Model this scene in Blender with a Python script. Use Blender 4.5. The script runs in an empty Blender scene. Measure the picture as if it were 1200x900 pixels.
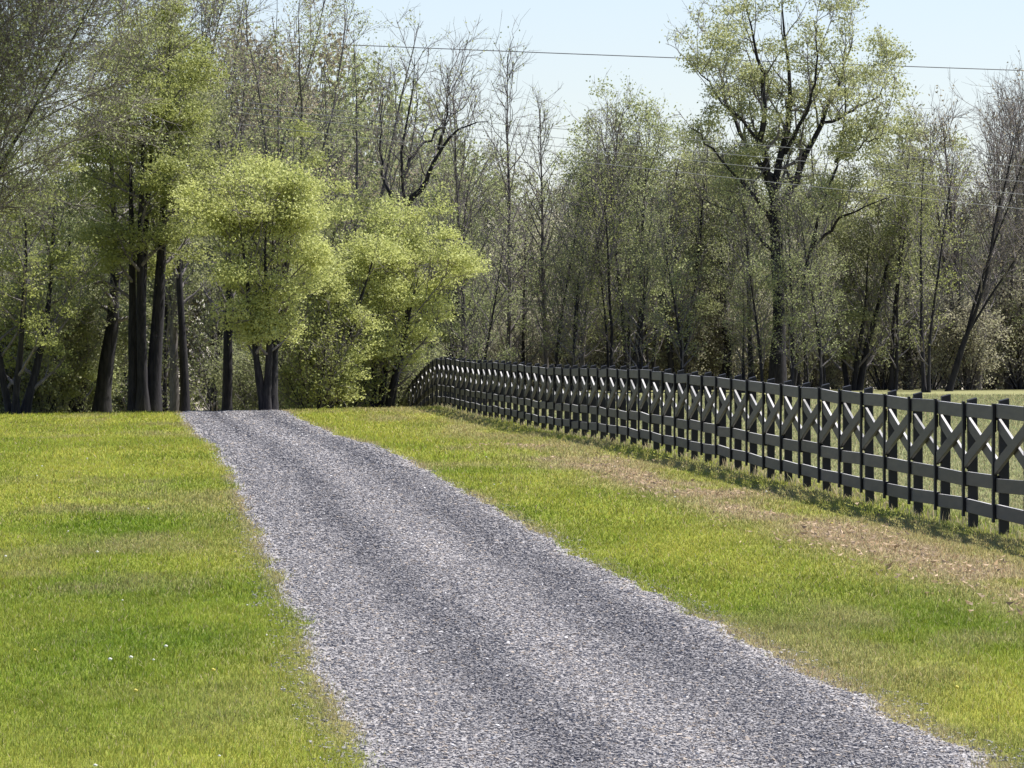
import bpy, math
import numpy as np
from math import radians, sin, cos, pi

SC = bpy.context.scene
COL = SC.collection
CAMZ = 1.75           # eye height above the drive at the camera
F = 7455.0            # focal length in pixels of a 1200 px wide frame
HOR = 490.0           # image row of the true horizon

# ------------------------------------------------------------------ noise
def hash2(ix, iy, seed):
    n = (ix.astype(np.int64) * 374761393 + iy.astype(np.int64) * 668265263 + seed * 982451653) & 0x7fffffff
    n = ((n ^ (n >> 13)) * 1274126177) & 0x7fffffff
    n = (n ^ (n >> 16)) & 0xffff
    return n / 65535.0

def vnoise(x, y, seed=0):
    x = np.asarray(x, float); y = np.asarray(y, float)
    ix = np.floor(x); iy = np.floor(y)
    fx = x - ix; fy = y - iy
    fx = fx * fx * (3 - 2 * fx); fy = fy * fy * (3 - 2 * fy)
    a = hash2(ix, iy, seed); b = hash2(ix + 1, iy, seed)
    c = hash2(ix, iy + 1, seed); d = hash2(ix + 1, iy + 1, seed)
    return (a * (1 - fx) + b * fx) * (1 - fy) + (c * (1 - fx) + d * fx) * fy

def fbm(x, y, seed=0, oct=4):
    s = 0.0; a = 0.5; t = 0.0
    for o in range(oct):
        s = s + a * vnoise(x * 2 ** o, y * 2 ** o, seed + o * 17); t += a; a *= 0.55
    return s / t

def sst(a, b, x):
    t = np.clip((x - a) / (b - a), 0, 1)
    return t * t * (3 - 2 * t)

# ------------------------------------------------------------------ the lie of the land
_yy = np.arange(-220.0, 3600.0, 1.0)
def _prof(knots, win):
    k = np.array(knots, float)
    z = np.interp(_yy, k[:, 0], k[:, 1])
    w = np.hanning(win); w /= w.sum()
    zp = np.pad(z, win // 2, mode='edge')
    return np.convolve(zp, w, mode='valid')[:len(z)]
_PL = _prof([(-220, -2.6), (0, -1.95), (31, -1.71), (50, -1.50), (70, -1.25), (90, -.92), (113, -.57), (141, -.43),
             (165, -.12), (178, .11), (185, .20), (193, -.06), (200, -.40), (208, -.82), (216, -1.35), (240, -2.4), (300, -4), (500, -9), (3600, -70)], 7)
_PR = _prof([(-220, -2.6), (0, -1.95), (31, -1.71), (50, -1.50), (70, -1.25), (90, -.92), (113, -.57), (141, -.38),
             (165, -.04), (185, .32), (205, .62), (225, .92), (245, 1.05), (270, 1.0), (310, 0), (400, -4), (500, -7), (3600, -70)], 15)

def fence_x(y):
    return 9.6 - 0.064 * np.asarray(y, float)

def drive_x(y):
    y = np.asarray(y, float)
    return 2.42 - 0.0512 * y - 0.000042 * np.clip(y - 20, 0, 400) ** 2

def ground_z(x, y):
    x = np.asarray(x, float); y = np.asarray(y, float)
    s = sst(-2.7, 1.4, x)
    z = np.interp(y, _yy, _PL) * (1 - s) + np.interp(y, _yy, _PR) * s
    tilt = np.where(x > -7.6, 0.022, 0.012) * np.clip(x + 7.6, -30, 8)
    z = z + tilt * sst(95, 178, y) * (1 - sst(190, 240, y) * 0.7)
    near = 1 - sst(230, 400, y)
    z = z + near * 0.05 * (fbm(x / 5.0, y / 9.0, 5, 2) - .5)
    return z + CAMZ

def px_x(px, y):
    return (px - 600.0) / F * y

def px_h(py, y):                      # world height of an image row at a distance
    return CAMZ + (HOR - py) / F * y

# ------------------------------------------------------------------ mesh helpers
def make_mesh(name, V, faces, smooth=False, attrs=None, mats=None, midx=None):
    """faces: list of integer arrays, each (n, k)"""
    me = bpy.data.meshes.new(name)
    V = np.ascontiguousarray(V, dtype=np.float32)
    me.vertices.add(len(V)); me.vertices.foreach_set('co', V.ravel())
    loops = np.concatenate([f.ravel() for f in faces]).astype(np.int32)
    tot = np.concatenate([np.full(len(f), f.shape[1], np.int32) for f in faces])
    start = np.concatenate([[0], np.cumsum(tot)[:-1]]).astype(np.int32)
    me.loops.add(len(loops)); me.loops.foreach_set('vertex_index', loops)
    me.polygons.add(len(tot)); me.polygons.foreach_set('loop_start', start)
    me.polygons.foreach_set('loop_total', tot)
    if midx is not None:
        me.polygons.foreach_set('material_index', np.asarray(midx, np.int32))
    me.polygons.foreach_set('use_smooth', np.full(len(tot), bool(smooth)))
    me.update(calc_edges=True)
    for k, v in (attrs or {}).items():
        v = np.asarray(v, np.float32)
        if v.ndim == 1:
            a = me.attributes.new(k, 'FLOAT', 'POINT'); a.data.foreach_set('value', v)
        else:
            a = me.attributes.new(k, 'FLOAT_COLOR', 'POINT')
            c = np.ones((len(v), 4), np.float32); c[:, :3] = v
            a.data.foreach_set('color', c.ravel())
    for m in mats or []:
        me.materials.append(m)
    return me

def link(name, data, parent=None, loc=(0, 0, 0)):
    o = bpy.data.objects.new(name, data); COL.objects.link(o)
    o.location = loc
    if parent: o.parent = parent
    return o

def tag(o, label=None, cat=None, group=None, kind=None):
    if label: o['label'] = label
    if cat: o['category'] = cat
    if group: o['group'] = group
    if kind: o['kind'] = kind
    return o

# ------------------------------------------------------------------ materials
def new_mat(name):
    m = bpy.data.materials.new(name); m.use_nodes = True
    nt = m.node_tree; nt.nodes.clear()
    out = nt.nodes.new('ShaderNodeOutputMaterial')
    return m, nt, out

def N(nt, typ, **kw):
    n = nt.nodes.new(typ)
    for k, v in kw.items():
        if k.startswith('i_'):
            n.inputs[k[2:].replace('_', ' ')].default_value = v
        else:
            setattr(n, k, v)
    return n

def ramp(nt, fac, stops):
    r = nt.nodes.new('ShaderNodeValToRGB')
    e = r.color_ramp.elements
    while len(e) < len(stops): e.new(0.5)
    for el, (p, c) in zip(e, stops):
        el.position = p; el.color = (*c, 1)
    if fac is not None: nt.links.new(fac, r.inputs['Fac'])
    return r

def mixc(nt, fac, a, b, mode='MIX'):
    m = nt.nodes.new('ShaderNodeMix'); m.data_type = 'RGBA'; m.blend_type = mode
    for sock, v in ((m.inputs[0], fac), (m.inputs[6], a), (m.inputs[7], b)):
        if hasattr(v, 'is_linked') or isinstance(v, bpy.types.NodeSocket): nt.links.new(v, sock)
        elif isinstance(v, (int, float)): sock.default_value = v
        else: sock.default_value = (*v, 1)
    return m.outputs[2]

def leaf_mat(name, ca, cb, transl=0.45, cc=None):
    """thin leaf: colour varies leaf by leaf between two tones"""
    m, nt, out = new_mat(name)
    at = N(nt, 'ShaderNodeAttribute', attribute_name='tint')
    geo = N(nt, 'ShaderNodeNewGeometry')
    no = N(nt, 'ShaderNodeTexNoise', i_Scale=0.55, i_Detail=2.0)
    nt.links.new(geo.outputs['Position'], no.inputs['Vector'])
    add = N(nt, 'ShaderNodeMath', operation='MULTIPLY_ADD'); add.inputs[1].default_value = 1.3
    nt.links.new(no.outputs['Fac'], add.inputs[0])
    sub = N(nt, 'ShaderNodeMath', operation='SUBTRACT'); sub.inputs[1].default_value = 0.65
    nt.links.new(at.outputs['Fac'], sub.inputs[0]); nt.links.new(sub.outputs[0], add.inputs[2])
    add2 = N(nt, 'ShaderNodeMath', operation='ADD', use_clamp=True); add2.inputs[1].default_value = 0.5 - 0.0
    nt.links.new(add.outputs[0], add2.inputs[0])
    stops = [(0.0, ca), (1.0, cb)] if cc is None else [(0.0, ca), (0.6, cb), (1.0, cc)]
    r = ramp(nt, add2.outputs[0], stops)
    p = N(nt, 'ShaderNodeBsdfPrincipled', i_Roughness=0.55)
    p.inputs['Specular IOR Level'].default_value = 0.3
    t = N(nt, 'ShaderNodeBsdfTranslucent')
    nt.links.new(r.outputs[0], p.inputs['Base Color']); nt.links.new(r.outputs[0], t.inputs['Color'])
    mx = N(nt, 'ShaderNodeMixShader'); mx.inputs[0].default_value = transl
    nt.links.new(p.outputs[0], mx.inputs[1]); nt.links.new(t.outputs[0], mx.inputs[2])
    nt.links.new(mx.outputs[0], out.inputs[0])
    return m

def attr_mat(name, transl=0.35, rough=0.6, spec=0.3):
    m, nt, out = new_mat(name)
    at = N(nt, 'ShaderNodeAttribute', attribute_name='col')
    p = N(nt, 'ShaderNodeBsdfPrincipled', i_Roughness=rough)
    p.inputs['Specular IOR Level'].default_value = spec
    nt.links.new(at.outputs['Color'], p.inputs['Base Color'])
    if transl > 0:
        t = N(nt, 'ShaderNodeBsdfTranslucent')
        nt.links.new(at.outputs['Color'], t.inputs['Color'])
        mx = N(nt, 'ShaderNodeMixShader'); mx.inputs[0].default_value = transl
        nt.links.new(p.outputs[0], mx.inputs[1]); nt.links.new(t.outputs[0], mx.inputs[2])
        nt.links.new(mx.outputs[0], out.inputs[0])
    else:
        nt.links.new(p.outputs[0], out.inputs[0])
    return m

def bark_mat(name, ca, cb, rough=0.85):
    m, nt, out = new_mat(name)
    tc = N(nt, 'ShaderNodeTexCoord')
    mp = N(nt, 'ShaderNodeMapping'); mp.inputs['Scale'].default_value = (9, 9, 1.6)
    no = N(nt, 'ShaderNodeTexNoise', i_Scale=1.6, i_Detail=6.0, i_Roughness=0.65)
    nt.links.new(tc.outputs['Object'], mp.inputs['Vector']); nt.links.new(mp.outputs[0], no.inputs['Vector'])
    r = ramp(nt, no.outputs['Fac'], [(0.38, ca), (0.64, cb)])
    p = N(nt, 'ShaderNodeBsdfPrincipled', i_Roughness=rough)
    p.inputs['Specular IOR Level'].default_value = 0.25
    nt.links.new(r.outputs[0], p.inputs['Base Color'])
    b = N(nt, 'ShaderNodeBump', i_Strength=0.6, i_Distance=0.03)
    nt.links.new(no.outputs['Fac'], b.inputs['Height']); nt.links.new(b.outputs[0], p.inputs['Normal'])
    nt.links.new(p.outputs[0], out.inputs[0])
    return m

def wood_mat(name, ca, cb, rough, axis_scale):
    m, nt, out = new_mat(name)
    geo = N(nt, 'ShaderNodeNewGeometry')
    mp = N(nt, 'ShaderNodeMapping'); mp.inputs['Scale'].default_value = axis_scale
    no = N(nt, 'ShaderNodeTexNoise', i_Scale=1.0, i_Detail=5.0, i_Roughness=0.6)
    nt.links.new(geo.outputs['Position'], mp.inputs['Vector']); nt.links.new(mp.outputs[0], no.inputs['Vector'])
    no2 = N(nt, 'ShaderNodeTexNoise', i_Scale=0.8, i_Detail=3.0)
    nt.links.new(geo.outputs['Position'], no2.inputs['Vector'])
    mul = N(nt, 'ShaderNodeMath', operation='MULTIPLY_ADD'); mul.inputs[1].default_value = 0.6
    nt.links.new(no2.outputs['Fac'], mul.inputs[0])
    ml = N(nt, 'ShaderNodeMath', operation='MULTIPLY'); ml.inputs[1].default_value = 0.4
    nt.links.new(no.outputs['Fac'], ml.inputs[0]); nt.links.new(ml.outputs[0], mul.inputs[2])
    oi = N(nt, 'ShaderNodeObjectInfo')
    vr = N(nt, 'ShaderNodeMapRange'); vr.inputs['To Min'].default_value = -.16; vr.inputs['To Max'].default_value = .16
    nt.links.new(oi.outputs['Random'], vr.inputs['Value'])
    ad = N(nt, 'ShaderNodeMath', operation='ADD'); nt.links.new(mul.outputs[0], ad.inputs[0]); nt.links.new(vr.outputs[0], ad.inputs[1])
    r = ramp(nt, ad.outputs[0], [(0.3, ca), (0.7, cb)])
    p = N(nt, 'ShaderNodeBsdfPrincipled')
    p.inputs['Specular IOR Level'].default_value = 0.35
    rr = N(nt, 'ShaderNodeMapRange'); rr.inputs['To Min'].default_value = rough - .08; rr.inputs['To Max'].default_value = rough + .12
    nt.links.new(no.outputs['Fac'], rr.inputs['Value']); nt.links.new(rr.outputs[0], p.inputs['Roughness'])
    nt.links.new(r.outputs[0], p.inputs['Base Color'])
    b = N(nt, 'ShaderNodeBump', i_Strength=0.25, i_Distance=0.004)
    nt.links.new(no.outputs['Fac'], b.inputs['Height']); nt.links.new(b.outputs[0], p.inputs['Normal'])
    nt.links.new(p.outputs[0], out.inputs[0])
    return m

# ------------------------------------------------------------------ colours of the lawn (real colour of the sward)
G_DEEP = np.array([.132, .192, .018]); G_YEL = np.array([.325, .335, .062])
G_OLIVE = np.array([.255, .232, .105]); G_STRAW = np.array([.41, .335, .215]); G_PALE = np.array([.27, .275, .14])

def lawn_colour(x, y):
    d = fence_x(y) - x                                       # metres on the house side of the fence
    n1 = fbm(x / 2.2, y / 9.0, 11, 4); n2 = fbm(x / 1.1, y / 6.0, 23, 3); n3 = fbm(x / 4.0, y / 22.0, 37, 3)
    mow = np.sin((x - drive_x(y)) * 2 * pi / 2.3 + .8 * n3)
    f = np.clip((n1 - .5) * 1.5 + .5 + .10 * mow, 0, 1)[..., None]
    c = G_DEEP * (1 - f) + G_YEL * f
    far = sst(60, 150, y)[..., None]
    c = c * (1 - .45 * far) + G_YEL * (.45 * far)
    br = (np.clip((n2 - .50) * 5, 0, 1) * .65 * np.clip((n3 - .35) * 4, 0, 1))[..., None]
    c = c * (1 - br) + G_OLIVE * br
    c = c * (.80 + .40 * fbm(x / .28, y / 1.6, 71, 3))[..., None]
    # tired turf nearer the fence, straw band along it
    ol = (sst(3.6, 1.3, d) * sst(-.4, .3, d) * (.25 + .75 * sst(.3, .65, n2)))[..., None]
    c = c * (1 - ol) + (G_OLIVE * .55 + G_STRAW * .2 + G_YEL * .25) * ol
    band = np.exp(-((d - 1.75 - .5 * (n3 - .5)) / .62) ** 2) * sst(.27, .50, fbm(x / .9, y / 5.0, 51, 3)) * sst(128, 100, y)
    b2 = np.clip(band * 1.25, 0, .92)[..., None]
    c = c * (1 - b2) + (G_STRAW * .72 + np.array([.20, .145, .085]) * .28) * b2
    # the field beyond
    fl = sst(-.2, -1.0, d)[..., None]
    c = c * (1 - fl) + G_PALE * fl
    # worn edge of the gravel
    e = np.abs(x - drive_x(y)) - DW / 2
    ed = (sst(.26, .0, e) * (.15 + .6 * sst(.35, .6, n2)))[..., None]
    c = c * (1 - ed) + G_STRAW * .85 * ed
    return c

DW = 3.05
def drive_edge(y, side):
    return drive_x(y) + side * (DW / 2 + .24 * (fbm(y / 1.7, side * 7.3 + 0 * y, 77, 3) - .5) + .12 * (fbm(y / .4, side * 3.1 + 0 * y, 91, 2) - .5))

# ------------------------------------------------------------------ ground sheet
def build_ground():
    xs = np.concatenate([[-2500, -1200, -600, -300, -150, -90], np.arange(-55, 55.1, .8), [90, 150, 300, 600, 1200, 2500]])
    ys = np.concatenate([[-200, -120, -60, -30, -10, 0, 10, 18], np.arange(24, 262, .8), [270, 285, 300, 330, 370, 420, 500, 650, 900, 1300, 2000, 3500]])
    X, Y = np.meshgrid(xs, ys)
    Z = ground_z(X, Y)
    V = np.stack([X, Y, Z], -1).reshape(-1, 3)
    nx = len(xs); i = np.arange(len(ys) - 1)[:, None] * nx + np.arange(nx - 1)[None]
    Fq = np.stack([i, i + 1, i + nx + 1, i + nx], -1).reshape(-1, 4)
    m, nt, out = new_mat('turf')
    at = N(nt, 'ShaderNodeAttribute', attribute_name='col')
    geo = N(nt, 'ShaderNodeNewGeometry')
    no = N(nt, 'ShaderNodeTexNoise', i_Scale=9.0, i_Detail=6.0, i_Roughness=.7)
    nt.links.new(geo.outputs['Position'], no.inputs['Vector'])
    r = ramp(nt, no.outputs['Fac'], [(.3, (.55, .55, .5)), (.7, (1.15, 1.1, 1.0))])
    c = mixc(nt, 1.0, at.outputs['Color'], r.outputs[0], 'MULTIPLY')
    p = N(nt, 'ShaderNodeBsdfPrincipled', i_Roughness=.9)
    p.inputs['Specular IOR Level'].default_value = .1
    nt.links.new(c, p.inputs['Base Color'])
    b = N(nt, 'ShaderNodeBump', i_Strength=.7, i_Distance=.04)
    nt.links.new(no.outputs['Fac'], b.inputs['Height']); nt.links.new(b.outputs[0], p.inputs['Normal'])
    nt.links.new(p.outputs[0], out.inputs[0])
    me = make_mesh('ground', V, [Fq], True, {'col': lawn_colour(X, Y).reshape(-1, 3) * .85}, [m])
    tag(link('ground', me), 'mown green lawn and field rising to a low crest', kind='structure')

# ------------------------------------------------------------------ gravel drive
def track_tone(u, y):
    """0 dark wheel track .. 1 pale loose stone ; u is metres from the drive's left edge"""
    w1 = .16 * (fbm(y / 14.0, 0 * y + 3, 5, 2) - .5); w2 = .2 * (fbm(y / 18.0, 0 * y + 9, 6, 2) - .5)
    t = .62 - .33 * np.exp(-((u - 1.02 - w1) / .24) ** 2) - .27 * np.exp(-((u - 2.38 - w2) / .30) ** 2)
    t = t + .22 * np.exp(-((u - 1.7 - w2) / .3) ** 2) + .12 * np.exp(-((u - .4) / .3) ** 2) + .25 * np.exp(-(u / .16) ** 2) + .25 * np.exp(-((u - 3.05) / .2) ** 2)
    return np.clip(t + .34 * (fbm(u / .4, y / 6.0, 15, 4) - .5), 0, 1)

def stone_colour(t, rnd):
    dark = np.array([.118, .115, .124]); pale = np.array([.325, .309, .306]); tan = np.array([.33, .28, .235])
    c = dark * (1 - t[..., None]) + pale * t[..., None]
    k = (rnd[..., 1] < .16 * t)[..., None]
    c = np.where(k, tan * (.7 + .3 * t[..., None]), c)
    g = (.86 + .32 * rnd[..., 0] ** 1.3)[..., None]
    c = c * g
    c = np.where((rnd[..., 2] > .985)[..., None], np.array([.48, .47, .47]), c)
    return np.clip(c, .02, .75)

def build_drive():
    ys = np.concatenate([np.arange(-12, 24, 1.5), np.arange(24, 212, .25)])
    us = np.concatenate([[-.12], np.linspace(0, 1, 21), [1.12]])
    Y = np.repeat(ys[:, None], len(us), 1)
    L = drive_edge(ys, -1)[:, None]; R = drive_edge(ys, 1)[:, None]
    X = L + (R - L) * us[None]
    um = (X - L)
    prof = .030 - .022 * np.exp(-((um - 1.02) / .24) ** 2) - .02 * np.exp(-((um - 2.38) / .3) ** 2)
    prof = prof * sst(-.02, .10, us[None]) * sst(1.02, .90, us[None]) - .03 * ((us[None] < 0) | (us[None] > 1))
    prof = prof + .006 * sst(0, .1, us[None]) * sst(1, .9, us[None]) + .008 * (fbm(X / .35, Y / .6, 3, 3) - .5) * ((us[None] > .02) & (us[None] < .98))
    Z = ground_z(X, Y) + prof
    V = np.stack([X, Y, Z], -1).reshape(-1, 3)
    nx = len(us); i = np.arange(len(ys) - 1)[:, None] * nx + np.arange(nx - 1)[None]
    Fq = np.stack([i, i + 1, i + nx + 1, i + nx], -1).reshape(-1, 4)
    m, nt, out = new_mat('gravel_bed')
    at = N(nt, 'ShaderNodeAttribute', attribute_name='tone')
    geo = N(nt, 'ShaderNodeNewGeometry')
    vo = N(nt, 'ShaderNodeTexVoronoi', i_Scale=38.0)
    nt.links.new(geo.outputs['Position'], vo.inputs['Vector'])
    sx = N(nt, 'ShaderNodeSeparateColor'); nt.links.new(vo.outputs['Color'], sx.inputs[0])
    r = ramp(nt, at.outputs['Fac'], [(0.0, (.118, .115, .124)), (1.0, (.325, .309, .306))])
    r2 = ramp(nt, sx.outputs[0], [(0.0, (.45, .45, .47)), (.75, (1.1, 1.1, 1.1)), (1.0, (1.8, 1.75, 1.7))])
    c = mixc(nt, 1.0, r.outputs[0], r2.outputs[0], 'MULTIPLY')
    p = N(nt, 'ShaderNodeBsdfPrincipled', i_Roughness=.85)
    p.inputs['Specular IOR Level'].default_value = .3
    nt.links.new(c, p.inputs['Base Color'])
    b = N(nt, 'ShaderNodeBump', i_Strength=.9, i_Distance=.02)
    nt.links.new(vo.outputs['Distance'], b.inputs['Height']); b.invert = True
    nt.links.new(b.outputs[0], p.inputs['Normal']); nt.links.new(p.outputs[0], out.inputs[0])
    me = make_mesh('driveway', V, [Fq], True, {'tone': track_tone(um, Y).ravel()}, [m])
    tag(link('driveway', me), 'grey gravel driveway running up over the crest', kind='structure')

    # loose crushed stone
    rng = np.random.default_rng(4)
    segs = [(27, 42, 2200, 1.0), (42, 62, 1300, 1.15), (62, 95, 600, 1.4), (95, 135, 220, 1.8), (135, 192, 110, 2.2)]
    xs, yl, sc = [], [], []
    for a, b2, den, k in segs:
        n = int((b2 - a) * (DW + .3) * den)
        y = rng.uniform(a, b2, n); L = drive_edge(y, -1); R = drive_edge(y, 1)
        u = rng.uniform(-.09, 1.09, n); u = np.where(y > 80, u * .93 + .035, u); eu = np.minimum(u, 1 - u); keep = rng.random(n) < .16 + .84 * sst(-.02, .09, eu)
        u = u[keep]; y = y[keep]; L = L[keep]; R = R[keep]
        xs.append(L + (R - L) * u); yl.append(y)
        sc.append(k * (.0032 + .0062 * rng.random(len(y)) ** 2.8))
    x = np.concatenate(xs); y = np.concatenate(yl); s = np.concatenate(sc); n = len(x)
    L = drive_edge(y, -1)
    U = (x - L) / (drive_edge(y, 1) - L)
    z = ground_z(x, y) + .004 + .35 * s + (.034 * sst(-.02, .10, U) * sst(1.02, .90, U)) - .02 * np.exp(-((x - L - 1.02) / .24) ** 2) - .018 * np.exp(-((x - L - 2.38) / .3) ** 2)
    box = np.array([[sx_, sy_, sz_] for sx_ in (-1, 1) for sy_ in (-1, 1) for sz_ in (-1, 1)], float)
    V = box[None] * (1 + rng.uniform(-.45, .3, (n, 8, 3)))
    V *= np.stack([rng.uniform(.7, 1.5, n), rng.uniform(.7, 1.5, n), rng.uniform(.35, .65, n)], -1)[:, None]
    a = rng.uniform(0, 2 * pi, n); t = rng.normal(0, .2, n)
    ca, sa, ct, st = np.cos(a), np.sin(a), np.cos(t), np.sin(t)
    vx, vy, vz = V[..., 0], V[..., 1], V[..., 2]
    vy, vz = vy * ct[:, None] - vz * st[:, None], vy * st[:, None] + vz * ct[:, None]
    vx, vy = vx * ca[:, None] - vy * sa[:, None], vx * sa[:, None] + vy * ca[:, None]
    V = np.stack([vx, vy, vz], -1) * s[:, None, None] + np.stack([x, y, z], -1)[:, None]
    q = np.array([[0, 1, 3, 2], [4, 6, 7, 5], [0, 4, 5, 1], [2, 3, 7, 6], [0, 2, 6, 4], [1, 5, 7, 3]])
    Fq = (q[None] + 8 * np.arange(n)[:, None, None]).reshape(-1, 4)
    rnd = rng.random((n, 3))
    c = stone_colour(np.clip(track_tone(x - L, y), 0, 1), rnd)
    me = make_mesh('gravel', V.reshape(-1, 3), [Fq], False, {'col': np.repeat(c, 8, 0)}, [attr_mat('crushed_stone', 0, .8, .35)])
    tag(link('gravel', me), 'loose crushed grey stone lying over the driveway', 'gravel', kind='stuff')

# ------------------------------------------------------------------ grass
def blades(x, y, h, w, col, rng, lean=.35):
    n = len(x)
    z = ground_z(x, y)
    a = rng.uniform(0, 2 * pi, n)
    u = np.stack([np.cos(a), np.sin(a), 0 * a], -1) * (w / 2)[:, None]
    b = rng.uniform(0, 2 * pi, n); l = np.abs(rng.normal(0, lean, n)) * h
    base = np.stack([x, y, z - .008], -1)
    tip = base + np.stack([np.cos(b) * l, np.sin(b) * l, h + .008], -1)
    mid = base + np.stack([np.cos(b) * l * .3, np.sin(b) * l * .3, h * .6], -1)
    V = np.stack([base - u, base + u, mid + u * .7, mid - u * .7, tip], 1).reshape(-1, 3)
    k = 5 * np.arange(n)[:, None]
    return V, k + np.array([[0, 1, 2, 3]]), k + np.array([[3, 2, 4]]), np.repeat(col, 5, 0)

def build_grass():
    rng = np.random.default_rng(9)
    mat = attr_mat('grass_blade', .5, .6, .15)
    xs, ys, hs, ws = [], [], [], []
    segs = [(27, 38, 2300, .030, .0045), (38, 52, 1400, .032, .006), (52, 72, 700, .035, .009), (72, 105, 300, .040, .013),
            (105, 150, 110, .055, .018), (150, 200, 75, .06, .022)]
    for a, b, den, h, w in segs:
        for x0f, x1f in ((-.086, .086),):
            n = int((b - a) * ((x1f - x0f) * (a + b) / 2 + 6.0) * den)
            y = rng.uniform(a, b, n)
            x = rng.uniform(0, 1, n) * ((x1f - x0f) * y + 6.0) + x0f * y - 3.0
            xs.append(x); ys.append(y)
            v = .55 + .9 * fbm(x / .35, y / .5, 63, 3)
            v = v * (1 + .6 * sst(.62, .78, fbm(x / .16, y / .2, 29, 2)))
            hs.append(h * v * rng.uniform(.65, 1.2, n)); ws.append(w * rng.uniform(.7, 1.4, n))
    x = np.concatenate(xs); y = np.concatenate(ys); h = np.concatenate(hs); w = np.concatenate(ws)
    outside = (x < drive_edge(y, -1) + rng.normal(0, .06, len(x))) | (x > drive_edge(y, 1) + rng.normal(0, .06, len(x)))
    x, y, h, w = x[outside], y[outside], h[outside], w[outside]
    c = lawn_colour(x, y) * rng.uniform(.7, 1.3, (len(x), 1)) * (1 + rng.normal(0, .07, (len(x), 3)))
    st = rng.random(len(x)) < .03
    c[st] = G_STRAW * 1.1
    V, q, t, cc = blades(x, y, h, w, c, rng, .8)
    me = make_mesh('grass', V, [q, t], False, {'col': np.clip(cc, .01, .8)}, [mat])
    tag(link('grass', me), 'short mown green grass on either side of the driveway', 'grass', kind='stuff')
    # unmown strip under the fence
    n = 5500
    y = 52 + (200 - 52) * rng.random(n) ** 1.25
    off = rng.normal(.0, .13, n)
    x = fence_x(y) + off + .14
    k = np.clip(fbm(x / .4, y / .9, 8, 3) * 1.5 - .2, .15, 1.2)
    h = (.06 + .17 * rng.random(n)) * k * np.exp(-(off / .35) ** 2)
    c = np.where(rng.random((n, 1)) < .5, G_STRAW * .95, G_PALE * .9) * rng.uniform(.7, 1.25, (n, 1))
    V, q, t, cc = blades(x, y, h, .008 + .0001 * y, c, rng, .5)
    me = make_mesh('tall_grass', V, [q, t], False, {'col': cc}, [mat])
    tag(link('tall_grass', me), 'long pale unmown grass growing under the fence', 'grass', kind='stuff')
    # bleached leaf litter on the dry band
    n = 4200
    y = rng.uniform(44, 118, n); d = rng.normal(1.75, .5, n); x = fence_x(y) - d
    keep = fbm(x / .9, y / 5.0, 51, 3) > .42 + .14 * rng.random(n)
    x, y = x[keep], y[keep]; n = len(x)
    z = ground_z(x, y) + rng.uniform(.02, .06, n)
    a = rng.uniform(0, 2 * pi, n); s = rng.uniform(.010, .040, n)
    u = np.stack([np.cos(a), np.sin(a), rng.normal(0, .3, n)], -1) * s[:, None]
    v = np.stack([-np.sin(a), np.cos(a), rng.normal(.3, .5, n)], -1) * s[:, None] * .45
    ctr = np.stack([x, y, z], -1); up = np.array([0, 0, 1.0]) * (s * .5)[:, None]
    V = np.stack([ctr - u + up, ctr - v, ctr + u + up * .6, ctr + v], 1).reshape(-1, 3)
    Fq = 4 * np.arange(n)[:, None] + np.array([[0, 1, 2, 3]])
    c = np.array([.40, .30, .20]) * rng.uniform(.4, 1.35, (n, 1))
    me = make_mesh('dry_leaves', V, [Fq], False, {'col': np.repeat(np.clip(c, 0, .75), 4, 0)}, [attr_mat('dead_leaf', .3, .7)])
    tag(link('dry_leaves', me), 'bleached dead leaves on the brown band of turf by the fence', 'leaf litter', kind='stuff')
    # small white and yellow lawn flowers
    n = 50
    y = 29 + 80 * rng.random(n) ** 1.5
    side = rng.random(n) < .55
    x = np.where(side, drive_edge(y, -1) - .25 - rng.random(n) * (drive_edge(y, -1) + .082 * y) * .9,
                 drive_edge(y, 1) + .25 + rng.random(n) * np.maximum(fence_x(y) - drive_edge(y, 1) - .8, .5))
    z = ground_z(x, y) + rng.uniform(.05, .09, n)
    s = rng.uniform(.008, .017, n)
    th = np.linspace(0, 2 * pi, 7)[:-1]
    ring = np.stack([np.cos(th), np.sin(th), .25 + 0 * th], -1); low = ring * [.55, .55, 0] + [0, 0, -.45]
    prim = np.concatenate([low, ring, [[0, 0, .75]]])
    V = (prim[None] * s[:, None, None] + np.stack([x, y, z], -1)[:, None]).reshape(-1, 3)
    k = np.arange(6); kn = (k + 1) % 6
    Fq = (np.stack([k, kn, kn + 6, k + 6], -1)[None] + 13 * np.arange(n)[:, None, None]).reshape(-1, 4)
    Ft = (np.stack([k + 6, kn + 6, 0 * k + 12], -1)[None] + 13 * np.arange(n)[:, None, None]).reshape(-1, 3)
    c = np.where(rng.random((n, 1)) < .7, np.array([.75, .75, .68]), np.array([.62, .55, .12]))
    me = make_mesh('wildflowers', V, [Fq, Ft], True, {'col': np.repeat(c, 13, 0)}, [attr_mat('petal', .2, .7)])
    tag(link('wildflowers', me), 'tiny white and yellow flowers dotted over the lawn', 'wildflowers', kind='stuff')

# ------------------------------------------------------------------ fence
def box_verts(p0, p1, side, up0, up1, t):
    """a board from p0 to p1: 'side' is its thickness direction, up0/up1 the height vectors at its ends"""
    p0, p1, side = map(np.asarray, (p0, p1, side))
    return np.array([p0, p0 + side * t, p0 + side * t + up0, p0 + up0, p1, p1 + side * t, p1 + side * t + up1, p1 + up1])
BOXF = np.array([[0, 3, 2, 1], [4, 5, 6, 7], [0, 1, 5, 4], [3, 7, 6, 2], [0, 4, 7, 3], [1, 2, 6, 5]])

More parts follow.
